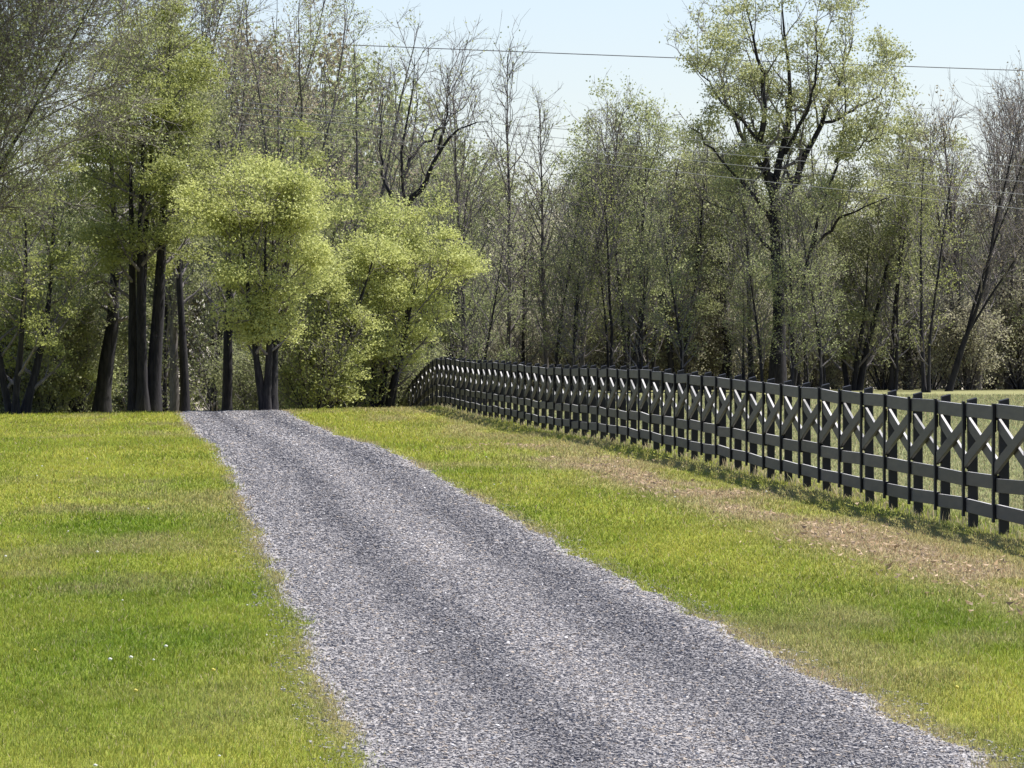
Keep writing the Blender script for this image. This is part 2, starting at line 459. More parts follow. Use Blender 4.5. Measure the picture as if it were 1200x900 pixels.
def build_fence():
    rng = np.random.default_rng(21)
    boards = wood_mat('weathered_black_board', (.007, .0068, .0088), (.027, .0255, .031), .55, (14, 1.2, 14))
    posts = wood_mat('black_stained_post', (.006, .006, .008), (.013, .013, .016), .6, (14, 14, 1.2))
    y0, step = 68.6, 2.4
    edge_gleam = wood_mat('board_edge_gleam', (.22, .215, .21), (.46, .45, .44), .5, (14, 1.2, 14))  # pale colour standing in for sun gleam on the boards' top edges
    ns = np.arange(-7, 62)
    ys = y0 + step * ns
    ys = ys[::1]
    P = np.stack([fence_x(ys), ys, 0 * ys], -1); P[:, 2] = ground_z(P[:, 0], P[:, 1])
    ax = np.array([-.064, 1, 0]) / math.hypot(.064, 1)        # along the fence, away
    nr = np.array([1, .064, 0]) / math.hypot(.064, 1)         # to the field side
    root = link('crossbuck_fence', None, loc=tuple(P[7]))
    tag(root, 'long black wooden fence with crossed boards between top and lower rails', 'fence')
    O = P[7]
    def part(name, V, mat, faces=BOXF):
        mi = None
        if mat is boards: mi = (np.arange(len(faces)) % 6 == 3).astype(int)      # upper edge gets the painted sun gleam
        me = make_mesh(name, np.asarray(V) - O, [faces], False, None, [mat] if mi is None else [mat, edge_gleam], mi)
        o = link(name, me, root)
        md = o.modifiers.new('bevel', 'BEVEL'); md.width = .004; md.segments = 1; md.limit_method = 'ANGLE'
        return o
    T = .038
    Z = np.array([0, 0, 1.0])
    rails = (('top_rail', 1.255, .15), ('middle_rail', .50, .15), ('bottom_rail', .185, .15))
    cross = []
    for i in range(len(ys)):
        p = P[i]; j = rng.normal(0, .006, 6)
        # post on the field side, cut to a slant
        w = .105; h = 1.475 + j[0]
        b = p + nr * (T + .004) - ax * w / 2 - Z * .25
        lean = nr * j[1] * 2 + ax * j[2] * 2
        top = lambda q, dz: q + Z * (h + .25 + dz) + lean
        c4 = [b, b + nr * w, b + nr * w + ax * w, b + ax * w]
        V = np.array(c4 + [top(c4[0], -.028), top(c4[1], .0), top(c4[2], .006), top(c4[3], -.022)])
        part('post', V, posts)
        # batten covering the joints, on the drive side
        wb = .10
        q = p - nr * .034 - ax * wb / 2 + Z * .14
        part('batten', box_verts(q, q + ax * wb, nr, Z * 1.285, Z * 1.285, .030), posts)
        if i == len(ys) - 1: break
        p2 = P[i + 1]
        for nm, zb, hh in rails:
            d0, d1 = rng.normal(0, .012, 2)
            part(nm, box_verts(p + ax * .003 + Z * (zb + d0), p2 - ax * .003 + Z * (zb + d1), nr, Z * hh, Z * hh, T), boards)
        lo, hi, bw = .655, 1.25, .14
        g = ax * .012
        j = rng.normal(0, .014, 4)
        # two crossed boards, half thickness each side of the rail plane
        cross.append((box_verts(p + g + nr * (T * .5 + .001) + Z * (lo + j[0]), p2 - g + nr * (T * .5 + .001) + Z * (hi - bw + j[1]), nr, Z * bw, Z * bw, .036), i))
        cross.append((box_verts(p + g - nr * .018 + Z * (hi - bw + j[2]), p2 - g - nr * .018 + Z * (lo + j[3]), nr, Z * bw, Z * bw, .036), i))
    vis = [c for c in cross if c[1] >= 6]
    shown, rest = vis[:100], vis[100:] + [c for c in cross if c[1] < 6]
    for V, _ in shown:
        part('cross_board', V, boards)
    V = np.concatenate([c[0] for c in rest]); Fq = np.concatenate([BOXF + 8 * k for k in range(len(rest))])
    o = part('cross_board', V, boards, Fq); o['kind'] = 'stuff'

# ------------------------------------------------------------------ trees
def norm(v):
    return v / np.maximum(np.linalg.norm(v, axis=-1, keepdims=True), 1e-9)

def grow_lines(p0, d0, length, r0, r1, K, up, wander, rng):
    n = len(p0)
    P = np.zeros((n, K, 3)); P[:, 0] = p0
    d = norm(d0.copy()); step = (length / (K - 1))[:, None]
    for k in range(1, K):
        d = d + np.array([0, 0, 1.0]) * up / (K - 1) + rng.normal(0, wander / math.sqrt(K - 1), (n, 3))
        d = norm(d)
        P[:, k] = P[:, k - 1] + d * step
    t = np.linspace(0, 1, K)[None]
    R = r0[:, None] * (1 - t) + r1[:, None] * t
    return P, R

def along(P, R, idx, t):
    K = P.shape[1]; f = t * (K - 1); k = np.minimum(f.astype(int), K - 2); a = (f - k)[:, None]
    p = P[idx, k] * (1 - a) + P[idx, k + 1] * a
    d = norm(P[idx, k + 1] - P[idx, k])
    r = R[idx, k] * (1 - a[:, 0]) + R[idx, k + 1] * a[:, 0]
    return p, d, r

def perp(d, rng, az=None):
    n = len(d)
    ref = np.where(np.abs(d[:, 2:3]) > .9, np.array([[1.0, 0, 0]]), np.array([[0, 0, 1.0]]))
    u = norm(np.cross(d, ref)); v = np.cross(d, u)
    a = rng.uniform(0, 2 * pi, n) if az is None else az
    return u * np.cos(a)[:, None] + v * np.sin(a)[:, None]

def tubes(P, R, sides):
    n, K, _ = P.shape
    t = np.gradient(P, axis=1); t = norm(t)
    ref = np.where(np.abs(t[:, :1, 2:3]) > .8, np.array([[[1.0, 0, 0]]]), np.array([[[0, 0, 1.0]]]))
    u = norm(np.cross(t, ref)); v = np.cross(t, u)
    a = np.arange(sides) * 2 * pi / sides
    ring = u[:, :, None] * np.cos(a)[None, None, :, None] + v[:, :, None] * np.sin(a)[None, None, :, None]
    V = P[:, :, None] + ring * R[:, :, None, None]
    b = (np.arange(n)[:, None, None] * K + np.arange(K - 1)[None, :, None]) * sides
    s = np.arange(sides)[None, None]; s2 = (s + 1) % sides
    Fq = np.stack([b + s, b + s2, b + sides + s2, b + sides + s], -1).reshape(-1, 4)
    return V.reshape(-1, 3), Fq

def merge(parts):
    Vs, Fs, o = [], [], 0
    for V, Fq in parts:
        Vs.append(V); Fs.append(Fq + o); o += len(V)
    return np.concatenate(Vs), np.concatenate(Fs)

def grow(seed, H, r0=.2, stems=1, fork=None, spread=6, lean=(0, 0), cb=.3, limbs=16, W=2.5, lang=(58, 10), lup=.5,
         shape=None, nb=2.6, bl=.42, nt=5.0, tl=.55, fine=0, leaves=15.6, lsize=.09, lsig=.10, wander=.25, stem_wander=.12, trunk_wander=.05, kick=None, rmin=.007, skel=None, clump=None):
    """returns trunk tubes, branch tubes, leaf quads, all about the base at the origin. H height, W crown half-width"""
    rng = np.random.default_rng(seed)
    shape = shape or (lambda h: .35 + .65 * np.sin(pi * np.clip(h * .82 + .18, 0, 1)) ** .8)
    trunk = []
    ldir = np.array([lean[0], lean[1], 0.0])
    if skel is not None:
        S, SR = [], []
        for pts, ra, rb in skel:
            pts = np.array(pts, float)
            if len(pts) > 2:                                   # round off the corners
                for _ in range(2):
                    q = [pts[0]]
                    for a_, b_ in zip(pts[:-1], pts[1:]): q += [a_ * .75 + b_ * .25, a_ * .25 + b_ * .75]
                    pts = np.array(q + [pts[-1]])
            dd = np.concatenate([[0], np.cumsum(np.linalg.norm(np.diff(pts, axis=0), axis=1))])
            tt = np.linspace(0, dd[-1], 13)
            P_ = np.stack([np.interp(tt, dd, pts[:, k]) for k in range(3)], -1)
            P_[1:] += rng.normal(0, .045, P_[1:].shape)
            S.append(P_); SR.append(np.linspace(ra, rb, 13))
        S = np.array(S); SR = np.array(SR)
        SR[0, 0] *= 1.35; SR[0, 1] *= 1.1
        trunk.append((S, SR * rng.uniform(.9, 1.1, SR.shape), 9))
    elif fork is None:
        a = rng.uniform(0, 2 * pi, stems) if stems < 3 else np.arange(stems) * 2 * pi / stems + rng.normal(0, .4, stems)
        sp = np.tan(np.radians(spread)) * (rng.uniform(.5, 1.2, stems) if stems > 1 else np.zeros(1))
        d = np.stack([np.cos(a) * sp, np.sin(a) * sp, 1 + 0 * a], -1) + ldir
        p = np.stack([np.cos(a) * r0 * 1.1, np.sin(a) * r0 * 1.1, -.2 + 0 * a], -1) * (1 if stems > 1 else [0, 0, 1])
        L = np.full(stems, H + .2) * (1 if stems == 1 else 1) * np.where(np.arange(stems) == 0, 1, rng.uniform(.78, 1.0, stems)) / np.linalg.norm(d, axis=1).clip(1, 1.35)
        S, SR = grow_lines(p, d, L, np.full(stems, r0) * np.where(np.arange(stems) == 0, 1, .8), np.full(stems, .012), 11, .15, stem_wander, rng)
        SR[:, 0] *= 1.35
        trunk.append((S, SR * rng.uniform(.91, 1.09, SR.shape), 8))
    else:
        T, TR = grow_lines(np.array([[0, 0, -.2]]), np.array([[0, 0, 1.0]]) + ldir, np.array([H * fork + .2]), np.array([r0 * 1.0]), np.array([r0 * .72]), 7, 0, trunk_wander, rng)
        TR[:, 0] *= 1.4; trunk.append((T, TR * rng.uniform(.91, 1.09, TR.shape), 9))
        tt = np.concatenate([[1, 1], rng.uniform(.72, .98, max(stems - 2, 0))])[:stems]
        p, dd, rr = along(T, TR, np.zeros(stems, int), tt)
        az = np.arange(stems) * 2.4 + rng.uniform(0, 6)
        ang = np.radians(rng.uniform(.5, 1.25, stems) * spread)
        d = dd * np.cos(ang)[:, None] + np.stack([np.cos(az), np.sin(az), 0 * az], -1) * np.sin(ang)[:, None]
        L = (H - p[:, 2]) * (1.12 - .42 * np.sin(ang)) * rng.uniform(.86, 1.02, stems)
        S, SR = grow_lines(p, d, L, rr * rng.uniform(.5, .75, stems), np.full(stems, .012), 11, .28, stem_wander * 1.4, rng)
        trunk.append((S, SR, 7))
    ns = len(S)
    cnt = np.full(ns, max(2, int(limbs / (ns if skel is not None else 1 if fork is None and stems == 1 else stems))))
    idx = np.repeat(np.arange(ns), cnt)
    k = np.concatenate([np.arange(c) for c in cnt])
    t = (k + rng.uniform(0, 1, len(k))) / np.repeat(cnt, cnt)
    tmin = np.repeat(np.where(S[:, 0, 2] < 1, cb, .12), cnt) if skel is not None else cb if fork is None else max(.12, (cb - fork) / (1 - fork))
    t = tmin + (.985 - tmin) * t
    p, d, r = along(S, SR, idx, t)
    hf = np.clip((p[:, 2] / H - cb) / (1 - cb), 0, 1)
    az = k * 2.399 + rng.normal(0, .5, len(k)) + idx * 1.3
    dirh = np.stack([np.cos(az), np.sin(az), 0 * az], -1)
    if kick is not None: dirh = dirh + np.array(kick)
    ang = np.radians(rng.normal(lang[0], lang[1], len(k)) * (1 - .45 * hf))
    L = W * shape(hf) * rng.uniform(.72, 1.2, len(k)) / np.sin(np.clip(ang, .5, 1.5)) * (1 if stems == 1 else .8)
    d = np.stack([0 * az, 0 * az, 1 + 0 * az], -1) * np.cos(ang)[:, None] + dirh * np.sin(ang)[:, None]
    LP, LR = grow_lines(p, d, L, np.maximum(r * .55, rmin * 2), np.full(len(k), rmin * 1.3), 7, lup, wander, rng)
    # branches
    nbr = np.maximum(2, (L * nb).astype(int)); idx = np.repeat(np.arange(len(LP)), nbr)
    t = rng.uniform(.18, 1.0, len(idx)) ** .85
    p, d, r = along(LP, LR, idx, t)
    a = np.radians(rng.normal(48, 14, len(idx)))
    d2 = d * np.cos(a)[:, None] + perp(d, rng) * np.sin(a)[:, None]
    BL = np.clip(np.repeat(L, nbr) * bl * (1.15 - .6 * t) * rng.uniform(.6, 1.3, len(idx)), .25, 2.6)
    BP, BR = grow_lines(p, d2, BL, np.maximum(r * .6, rmin * 1.3), np.full(len(idx), rmin), 5, lup * .6, wander, rng)
    # twigs
    ntw = np.maximum(2, (BL * nt).astype(int)); idx = np.repeat(np.arange(len(BP)), ntw)
    t = rng.uniform(.15, 1.0, len(idx))
    p, d, r = along(BP, BR, idx, t)
    a = np.radians(rng.normal(42, 14, len(idx)))
    d2 = d * np.cos(a)[:, None] + perp(d, rng) * np.sin(a)[:, None]
    TL = tl * rng.uniform(.5, 1.4, len(idx))
    TP, TRr = grow_lines(p, d2, TL, np.full(len(idx), rmin), np.full(len(idx), rmin * .55), 3, lup * .6, wander, rng)
    br = [(LP, LR, 5), (BP, BR, 4), (TP, TRr, 3)]
    if fine:
        idx = np.repeat(np.arange(len(TP)), fine)
        p, d, r = along(TP, TRr, idx, rng.uniform(.2, 1, len(idx)))
        a = np.radians(rng.normal(38, 12, len(idx)))
        d2 = d * np.cos(a)[:, None] + perp(d, rng) * np.sin(a)[:, None]
        FP, FR = grow_lines(p, d2, tl * .6 * rng.uniform(.5, 1.3, len(idx)), np.full(len(idx), rmin * .7), np.full(len(idx), rmin * .4), 2, .2, 0, rng)
        br.append((FP, FR, 3))
    tr = merge([tubes(*x) for x in trunk])
    bb = merge([tubes(*x) for x in br])
    lf = None
    if leaves:
        q = TP[:, 1]
        cl = .5 * vnoise(q[:, 0] / .9 + q[:, 2] * .35, q[:, 1] / .9 + q[:, 2] * .9, seed) + .5 * vnoise(q[:, 0] / .45 - q[:, 2] * 1.1, q[:, 1] / .45 + q[:, 2] * 1.2, seed + 5)
        n = rng.poisson(leaves * np.clip(3.4 * (cl - .24), .04, 2.2))
        # uneven leaf-out: whole boughs stay thin
        idx = np.repeat(np.arange(len(TP)), n)
        p, d, r = along(TP, TRr, idx, rng.uniform(.2, 1, len(idx)))
        p = p + rng.normal(0, lsig, p.shape)
        if clump:
            nc, rx, rz, per = clump
            tips = np.concatenate([BP[:, -1], LP[:, -1], LP[:, -2]])
            c = tips[rng.integers(0, len(tips), nc)] + rng.normal(0, .12, (nc, 3))
            sz = rng.uniform(.6, 1.35, nc); m = rng.poisson(per * sz ** 2)
            ci = np.repeat(np.arange(nc), m)
            o = norm(rng.normal(0, 1, (len(ci), 3))) * (rng.random((len(ci), 1)) ** .45)
            o[:, 2] = np.where(o[:, 2] < 0, o[:, 2] * .55, o[:, 2])
            o[:, 2] -= .22 * (o[:, 0] ** 2 + o[:, 1] ** 2)          # sprays droop at their rims
            o = o * (1 + .35 * (vnoise(o[:, 0] * 2.5 + ci * 7.1, o[:, 1] * 2.5 + o[:, 2] * 2, 3)[:, None] - .5))
            p = np.concatenate([p, c[ci] + o * np.array([rx, rx, rz]) * sz[ci][:, None]])
        lf = leaf_quads(p, lsize, rng)
    return tr, bb, lf

def leaf_quads(p, lsize, rng):
    n = len(p)
    nn = norm(rng.normal(0, 1, (n, 3)) + np.array([0, 0, .5]))
    u = perp(nn, rng); v = np.cross(nn, u)
    s = (lsize * rng.uniform(.6, 1.35, n))[:, None]
    V = np.stack([p - u * s * .55, p - v * s * .34 + nn * s * .08, p + u * s * .55, p + v * s * .34 + nn * s * .08], 1).reshape(-1, 3)
    return V, 4 * np.arange(n)[:, None] + np.array([[0, 1, 2, 3]]), np.repeat(rng.random(n), 4)

M = {}
def mats():
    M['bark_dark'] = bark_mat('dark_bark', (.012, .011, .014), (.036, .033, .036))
    M['bark_grey'] = bark_mat('grey_bark', (.065, .058, .058), (.15, .135, .13))
    M['twig_grey'] = bark_mat('grey_twig', (.12, .105, .105), (.20, .18, .175))
    M['twig_dark'] = bark_mat('dark_twig', (.105, .094, .099), (.200, .180, .182))
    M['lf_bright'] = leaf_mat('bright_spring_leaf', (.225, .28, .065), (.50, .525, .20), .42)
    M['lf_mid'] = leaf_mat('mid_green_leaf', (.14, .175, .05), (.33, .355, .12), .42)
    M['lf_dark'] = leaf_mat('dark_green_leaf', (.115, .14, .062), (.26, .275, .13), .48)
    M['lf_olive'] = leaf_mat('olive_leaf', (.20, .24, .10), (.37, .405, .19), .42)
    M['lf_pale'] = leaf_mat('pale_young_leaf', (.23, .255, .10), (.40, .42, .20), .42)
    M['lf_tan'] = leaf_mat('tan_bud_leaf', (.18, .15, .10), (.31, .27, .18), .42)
    M['lf_under'] = leaf_mat('undergrowth_leaf', (.19, .205, .10), (.33, .33, .19), .45, (.43, .41, .29))

PROTO = {}
def tree_meshes(key, bark, twig, leaf, **kw):
    """mesh data shared between the copies of one kind of tree"""
    if key not in PROTO:
        tr, bb, lf = grow(**kw)
        d = {'trunk': make_mesh('trunk', tr[0], [tr[1]], True, None, [M[bark]]),
             'boughs': make_mesh('boughs', bb[0], [bb[1]], True, None, [M[twig]])}
        if lf is not None:
            d['crown'] = make_mesh('crown', lf[0], [lf[1]], False, {'tint': lf[2]}, [M[leaf]])
        PROTO[key] = d
    return PROTO[key]

def place(name, label, cat, px, y, meshes, group=None, rz=0, sc=1.0, dz=0):
    x = px_x(px, y)
    r = link(name, None, loc=(x, y, float(ground_z(x, y)) + dz))
    r.rotation_euler.z = rz; r.scale = (sc, sc, sc)
    tag(r, label, cat, group)
    tr = link('trunk', meshes['trunk'], r)
    link('boughs', meshes['boughs'], tr)
    if 'crown' in meshes: link('crown', meshes['crown'], r)
    return r

_key = [0]
def tree(name, label, px, y, top, bark, twig, leaf, half=None, group=None, cat='tree', **kw):
    """one individual tree. top: image row its top reaches at that distance; half: crown half-width in image px"""
    x = px_x(px, y)
    H = px_h(top, y) - float(ground_z(x, y))
    if half: kw['W'] = half / F * y
    _key[0] += 1
    me = tree_meshes('own%d' % _key[0], bark, twig, leaf, seed=100 + _key[0], H=H, **kw)
    return place(name, label, cat, px, y, me, group)

round_shape = lambda h: np.sqrt(np.clip(1 - (2 * h * .92 - .82) ** 2, .04, 1))
dome = lambda h: np.clip(1.05 - .75 * h ** 1.6, .2, 1)
cone = lambda h: np.clip(1.0 - .85 * h, .12, 1)

def build_trees():
    mats()
    # --- left
    tree('bare_tree', 'half bare grey tree with fine slanting twigs at the top left corner', -120, 170, -150, 'bark_dark', 'twig_grey', 'lf_olive', half=230,
         r0=.22, fork=.22, stems=6, spread=24, lean=(.16, 0), cb=.2, limbs=80, lang=(46, 12), lup=.25, nb=3.0, nt=5, tl=.8, fine=3, leaves=7, lsize=.074, kick=(.55, 0, 0))
    tree('leafy_tree', 'loose mid green tree standing at the left edge of the wood', 20, 184, 205, 'bark_dark', 'twig_dark', 'lf_mid', half=100,
         r0=.15, stems=3, spread=12, cb=.08, limbs=34, nb=2.6, leaves=12, lsize=.08, lsig=.14, fine=1, clump=(80, .55, .33, 170))
    tree('leafy_tree', 'low olive tree between the left edge and the tall dark trunks', 92, 192, 190, 'bark_dark', 'twig_dark', 'lf_olive', half=62,
         r0=.13, stems=2, spread=8, cb=.1, limbs=28, leaves=12, lsize=.08, lsig=.14, fine=1, clump=(60, .5, .32, 170))
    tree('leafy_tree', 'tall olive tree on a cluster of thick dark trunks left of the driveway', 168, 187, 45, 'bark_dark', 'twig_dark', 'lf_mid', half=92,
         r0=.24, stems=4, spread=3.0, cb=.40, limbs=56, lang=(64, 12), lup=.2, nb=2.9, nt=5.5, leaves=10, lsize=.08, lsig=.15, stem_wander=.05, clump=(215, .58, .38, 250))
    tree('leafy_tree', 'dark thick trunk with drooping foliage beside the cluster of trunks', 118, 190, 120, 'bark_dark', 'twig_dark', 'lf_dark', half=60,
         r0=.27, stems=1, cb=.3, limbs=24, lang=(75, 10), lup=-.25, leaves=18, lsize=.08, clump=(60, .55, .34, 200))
    tree('leafy_tree', 'slim dark tree just right of the cluster of thick trunks', 216, 194, 90, 'bark_dark', 'twig_dark', 'lf_dark', half=52,
         r0=.15, stems=1, cb=.35, limbs=24, leaves=18, lsize=.08, clump=(50, .5, .34, 180))
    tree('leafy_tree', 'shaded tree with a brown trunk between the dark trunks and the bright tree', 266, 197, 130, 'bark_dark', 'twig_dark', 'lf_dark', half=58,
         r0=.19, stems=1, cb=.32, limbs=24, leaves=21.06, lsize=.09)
    # --- bright young maples
    tree('maple_tree', 'bright yellow green maple on several dark trunks beside the driveway crest', 316, 185, 226, 'bark_dark', 'twig_dark', 'lf_bright', half=78,
         r0=.17, stems=4, spread=7, cb=.27, limbs=60, lang=(62, 12), lup=.35, shape=round_shape, nb=3.2, nt=5.5, leaves=8, lsize=.078, lsig=.13, clump=(150, .55, .42, 320))
    tree('maple_tree', 'bright yellow green maple with low spreading crown beside the fence end', 442, 198, 292, 'bark_dark', 'twig_dark', 'lf_bright', half=92,
         r0=.18, stems=5, spread=15, lean=(.13, 0), cb=.24, limbs=66, lang=(62, 12), lup=.3, shape=round_shape, nb=3.0, nt=5.0, leaves=7, lsize=.078, lsig=.13, clump=(160, .56, .42, 310))
    tree('maple_tree', 'smaller bright green tree filling the gap between the two bright maples', 388, 195, 285, 'bark_dark', 'twig_dark', 'lf_bright', half=50,
         r0=.13, stems=3, spread=10, cb=.12, limbs=40, shape=round_shape, nb=3.0, nt=5.0, leaves=9, lsize=.078, lsig=.13, clump=(85, .52, .38, 240))
    tree('leafy_tree', 'olive green tree rising behind the left bright maple', 362, 214, 180, 'bark_dark', 'twig_dark', 'lf_mid', half=66,
         r0=.16, stems=2, spread=6, cb=.3, limbs=34, shape=round_shape, leaves=9, lsize=.08, lsig=.14, clump=(75, .52, .34, 190))
    tree('leafy_tree', 'olive green tree rising behind the right bright maple', 515, 224, 195, 'bark_dark', 'twig_dark', 'lf_olive', half=76,
         r0=.17, stems=2, spread=9, cb=.25, limbs=36, shape=round_shape, leaves=7, lsize=.08, lsig=.14, clump=(85, .5, .32, 160))
    E = 215.0; ex = px_x(478, E); ez = float(ground_z(ex, E))
    ek = lambda pts: [((px - 478) / F * (E + dy), dy, px_h(py, E + dy) - ez) for px, py, dy in pts]
    skel = [(ek([(477, 540, 0), (474, 420, 0), (476, 300, 0), (478, 250, 0), (468, 205, 0), (476, 150, .2), (482, 100, .3), (486, 62, .3)]), .15, .012),
            (ek([(478, 240, 0), (500, 214, -.3), (512, 178, -.6), (536, 152, -.8), (572, 142, -1)]), .10, .012),
            (ek([(471, 208, 0), (488, 172, .5), (520, 148, .9), (548, 118, 1.2)]), .07, .012),
            (ek([(474, 262, 0), (452, 226, .4), (444, 170, .8), (450, 110, 1)]), .07, .012),
            (ek([(514, 175, -.6), (528, 128, -.9), (524, 86, -1)]), .05, .012)]
    tree('bare_tree', 'bare tree with heavy dark forked limbs arching above the right maple', 478, E, 58, 'bark_dark', 'twig_grey', 'lf_pale', half=30,
         skel=skel, cb=.55, limbs=50, shape=lambda h: 1 + 0 * h, lang=(45, 14), nb=2.8, nt=4, tl=.65, fine=2, leaves=1.2, lsize=.08)
    # --- tall half bare trees at the back on the left
    for px, y, top, hf, lab, lf, lv in ((205, 222, -45, 70, 'tall half bare tree behind the cluster of thick dark trunks', 'lf_olive', 4),
                                    (278, 226, -70, 72, 'tall brownish budding tree touching the top edge above the left maple', 'lf_tan', 4),
                                    (345, 222, -5, 66, 'tall grey budding tree above the gap between the maples', 'lf_olive', 4),
                                    (405, 230, 50, 54, 'grey budding tree left of the open sky', 'lf_olive', 3)):
        tree('bare_tree', lab, px, y, top, 'bark_grey', 'twig_grey', lf, half=hf, r0=.19, fork=.3, stems=4, spread=15, cb=.3, limbs=34,
             lang=(42, 10), lup=.4, nb=2.5, nt=4.5, tl=.7, fine=2, leaves=lv * 3.6, lsize=.074, lsig=.15)
    # --- slim bare trees in the middle
    for px, y, top, hf, lab in ((596, 222, 66, 36, 'tall slender bare tree with a straight dark trunk in the middle of the wood'),
                                (545, 218, 112, 44, 'bare twiggy tree left of the tall slender one'),
                                (640, 220, 128, 34, 'slender bare tree right of the tall slender one'),
                                (682, 216, 140, 40, 'bare tree at the left of the grey green clump')):
        tree('bare_tree', lab, px, y, top, 'bark_grey', 'twig_grey', 'lf_olive', half=hf, r0=.10, stems=1, cb=.12, limbs=46,
             lang=(44, 10), lup=.45, nb=2.4, nt=4, tl=.7, fine=2, leaves=3, lsize=.07, stem_wander=.11)
    # --- grey green clump
    for px, y, top, hf, lab, lf, lv in ((738, 219, 162, 66, 'dense grey green tree with a rounded top left of the big tree', 'lf_olive', 7),
                                    (700, 227, 185, 54, 'grey green tree at the left of the rounded dense one', 'lf_olive', 6),
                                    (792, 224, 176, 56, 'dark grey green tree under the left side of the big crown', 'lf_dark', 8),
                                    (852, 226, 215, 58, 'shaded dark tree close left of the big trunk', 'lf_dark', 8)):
        tree('leafy_tree', lab, px, y, top, 'bark_dark', 'twig_dark', lf, half=hf, r0=.12, stems=3, spread=5, cb=.18, limbs=44,
             lang=(40, 10), lup=.45, nb=2.6, nt=4.5, tl=.6, fine=1, leaves=lv * 2.2, lsize=.078, lsig=.15, clump=(60, .45, .34, 110))
    # --- the big tree
    D = 214.0; bx = px_x(910, D); bz = float(ground_z(bx, D))
    def sk(pts):                                      # image column, row and depth offset in metres
        return [((px - 910) / F * (D + dy), dy, px_h(py, D + dy) - bz) for px, py, dy in pts]
    skel = [(sk([(911, 462, 0), (912, 380, 0), (910, 320, .1), (906, 262, 0), (911, 205, 0), (924, 160, .2), (930, 105, .3), (918, 50, .2), (914, 2, 0)]), .27, .02),
            (sk([(909, 238, 0), (896, 196, -.5), (889, 150, -.9), (897, 108, -1.0), (884, 60, -1.2), (872, 12, -1.3)]), .16, .015),
            (sk([(911, 246, 0), (938, 204, .3), (956, 160, .8), (974, 118, 1.1), (996, 72, 1.3), (1000, 36, 1.5)]), .15, .015),
            (sk([(906, 214, 0), (880, 176, .8), (856, 132, 1.4), (846, 84, 1.7), (838, 44, 1.9)]), .11, .012),
            (sk([(930, 452, .5), (938, 380, .5), (948, 300, .1), (968, 226, -.6), (985, 160, -1.0), (992, 100, -1.1), (985, 58, -1.2)]), .09, .012),
            (sk([(950, 292, .1), (978, 262, -.9), (1008, 243, -1.5), (1040, 232, -1.9)]), .07, .012),
            (sk([(906, 262, 0), (872, 216, -.9), (836, 182, -1.5), (806, 146, -1.9)]), .09, .012),
            (sk([(909, 300, 0), (880, 262, 1.0), (846, 240, 1.6), (816, 228, 2.0)]), .07, .012),
            (sk([(962, 150, .9), (1000, 128, 1.4), (1030, 112, 1.9), (1048, 92, 2.2)]), .07, .012),
            (sk([(920, 180, .1), (946, 128, -.9), (958, 76, -1.5), (950, 22, -1.8)]), .08, .012),
            (sk([(978, 190, -.8), (1010, 168, -1.2), (1036, 158, -1.6)]), .05, .012),
            (sk([(892, 170, -.7), (856, 128, -1.4), (826, 96, -1.8), (808, 66, -2.0)]), .06, .012)]
    tree('big_tree', 'big tree with a thick dark trunk and airy pale green crown behind the fence', 910, D, -10, 'bark_dark', 'twig_dark', 'lf_pale', half=34,
         skel=skel, cb=.46, limbs=150, shape=lambda h: 1 + 0 * h, lang=(52, 18), lup=.4, nb=2.8, bl=.5, nt=4.4, tl=.55, fine=1, leaves=6, lsize=.082, lsig=.14, wander=.4,
         clump=(330, .50, .36, 112))
    # --- right
    tree('leafy_tree', 'dark green bushy tree low on the right of the big trunk', 1000, 220, 236, 'bark_dark', 'twig_dark', 'lf_dark', half=74,
         r0=.14, stems=4, spread=14, lean=(.1, 0), cb=.1, limbs=50, lang=(50, 10), leaves=16, lsize=.078, lsig=.14, clump=(80, .5, .34, 190))
    tree('leafy_tree', 'pale yellow green tree at the right of the big airy crown', 1068, 226, 158, 'bark_grey', 'twig_grey', 'lf_pale', half=54,
         r0=.14, stems=2, spread=6, cb=.45, limbs=30, shape=round_shape, leaves=7, lsize=.08, lsig=.15, clump=(70, .5, .34, 190))
    tree('bare_tree', 'bare grey tree leaning to the right from the end of the field', 1110, 217, 118, 'bark_dark', 'twig_grey', 'lf_tan', half=58,
         r0=.13, fork=.2, stems=3, spread=12, lean=(.30, 0), cb=.22, limbs=34, lang=(40, 10), lup=.5, nb=2.6, nt=4.2, tl=.7, fine=3, leaves=.8, lsize=.09)
    for px, y, top, hf, lab in ((1140, 225, 125, 50, 'upright bare purplish grey tree right of the pale yellow green one'),
                                (1186, 228, 128, 50, 'bare purplish grey tree at the right edge'),
                                (1232, 222, 120, 56, 'bare tree reaching in from beyond the right edge')):
        tree('bare_tree', lab, px, y, top, 'bark_grey', 'twig_grey', 'lf_tan', half=hf, r0=.13, stems=3, spread=6, cb=.15, limbs=72,
             lang=(38, 9), lup=.5, nb=2.6, nt=4.2, tl=.7, fine=2, leaves=2.34, lsize=.09)

    # --- slim saplings of the thicket behind the fence: copies of three kinds
    rng = np.random.default_rng(77)
    kinds = [tree_meshes('sap%d' % k, 'bark_dark', 'twig_dark' if k != 1 else 'twig_grey', ('lf_olive', 'lf_mid', 'lf_dark')[k], seed=500 + k, H=(8.2, 9.0, 7.2)[k], r0=.085,
                         stems=(1, 2, 2)[k], spread=4, cb=.12, limbs=34, W=1.25, lang=(45, 12), lup=.4, nb=2.6, nt=4.5, tl=.55, fine=1,
                         leaves=(15, 8, 16)[k], lsize=.074, lsig=.13) for k in range(3)]
    pxs = [562, 582, 612, 634, 655, 672, 690, 712, 728, 748, 764, 780, 802, 820, 836, 858, 874, 888, 932, 952, 972, 1030, 1050, 1086, 1128, 1160, 1200]
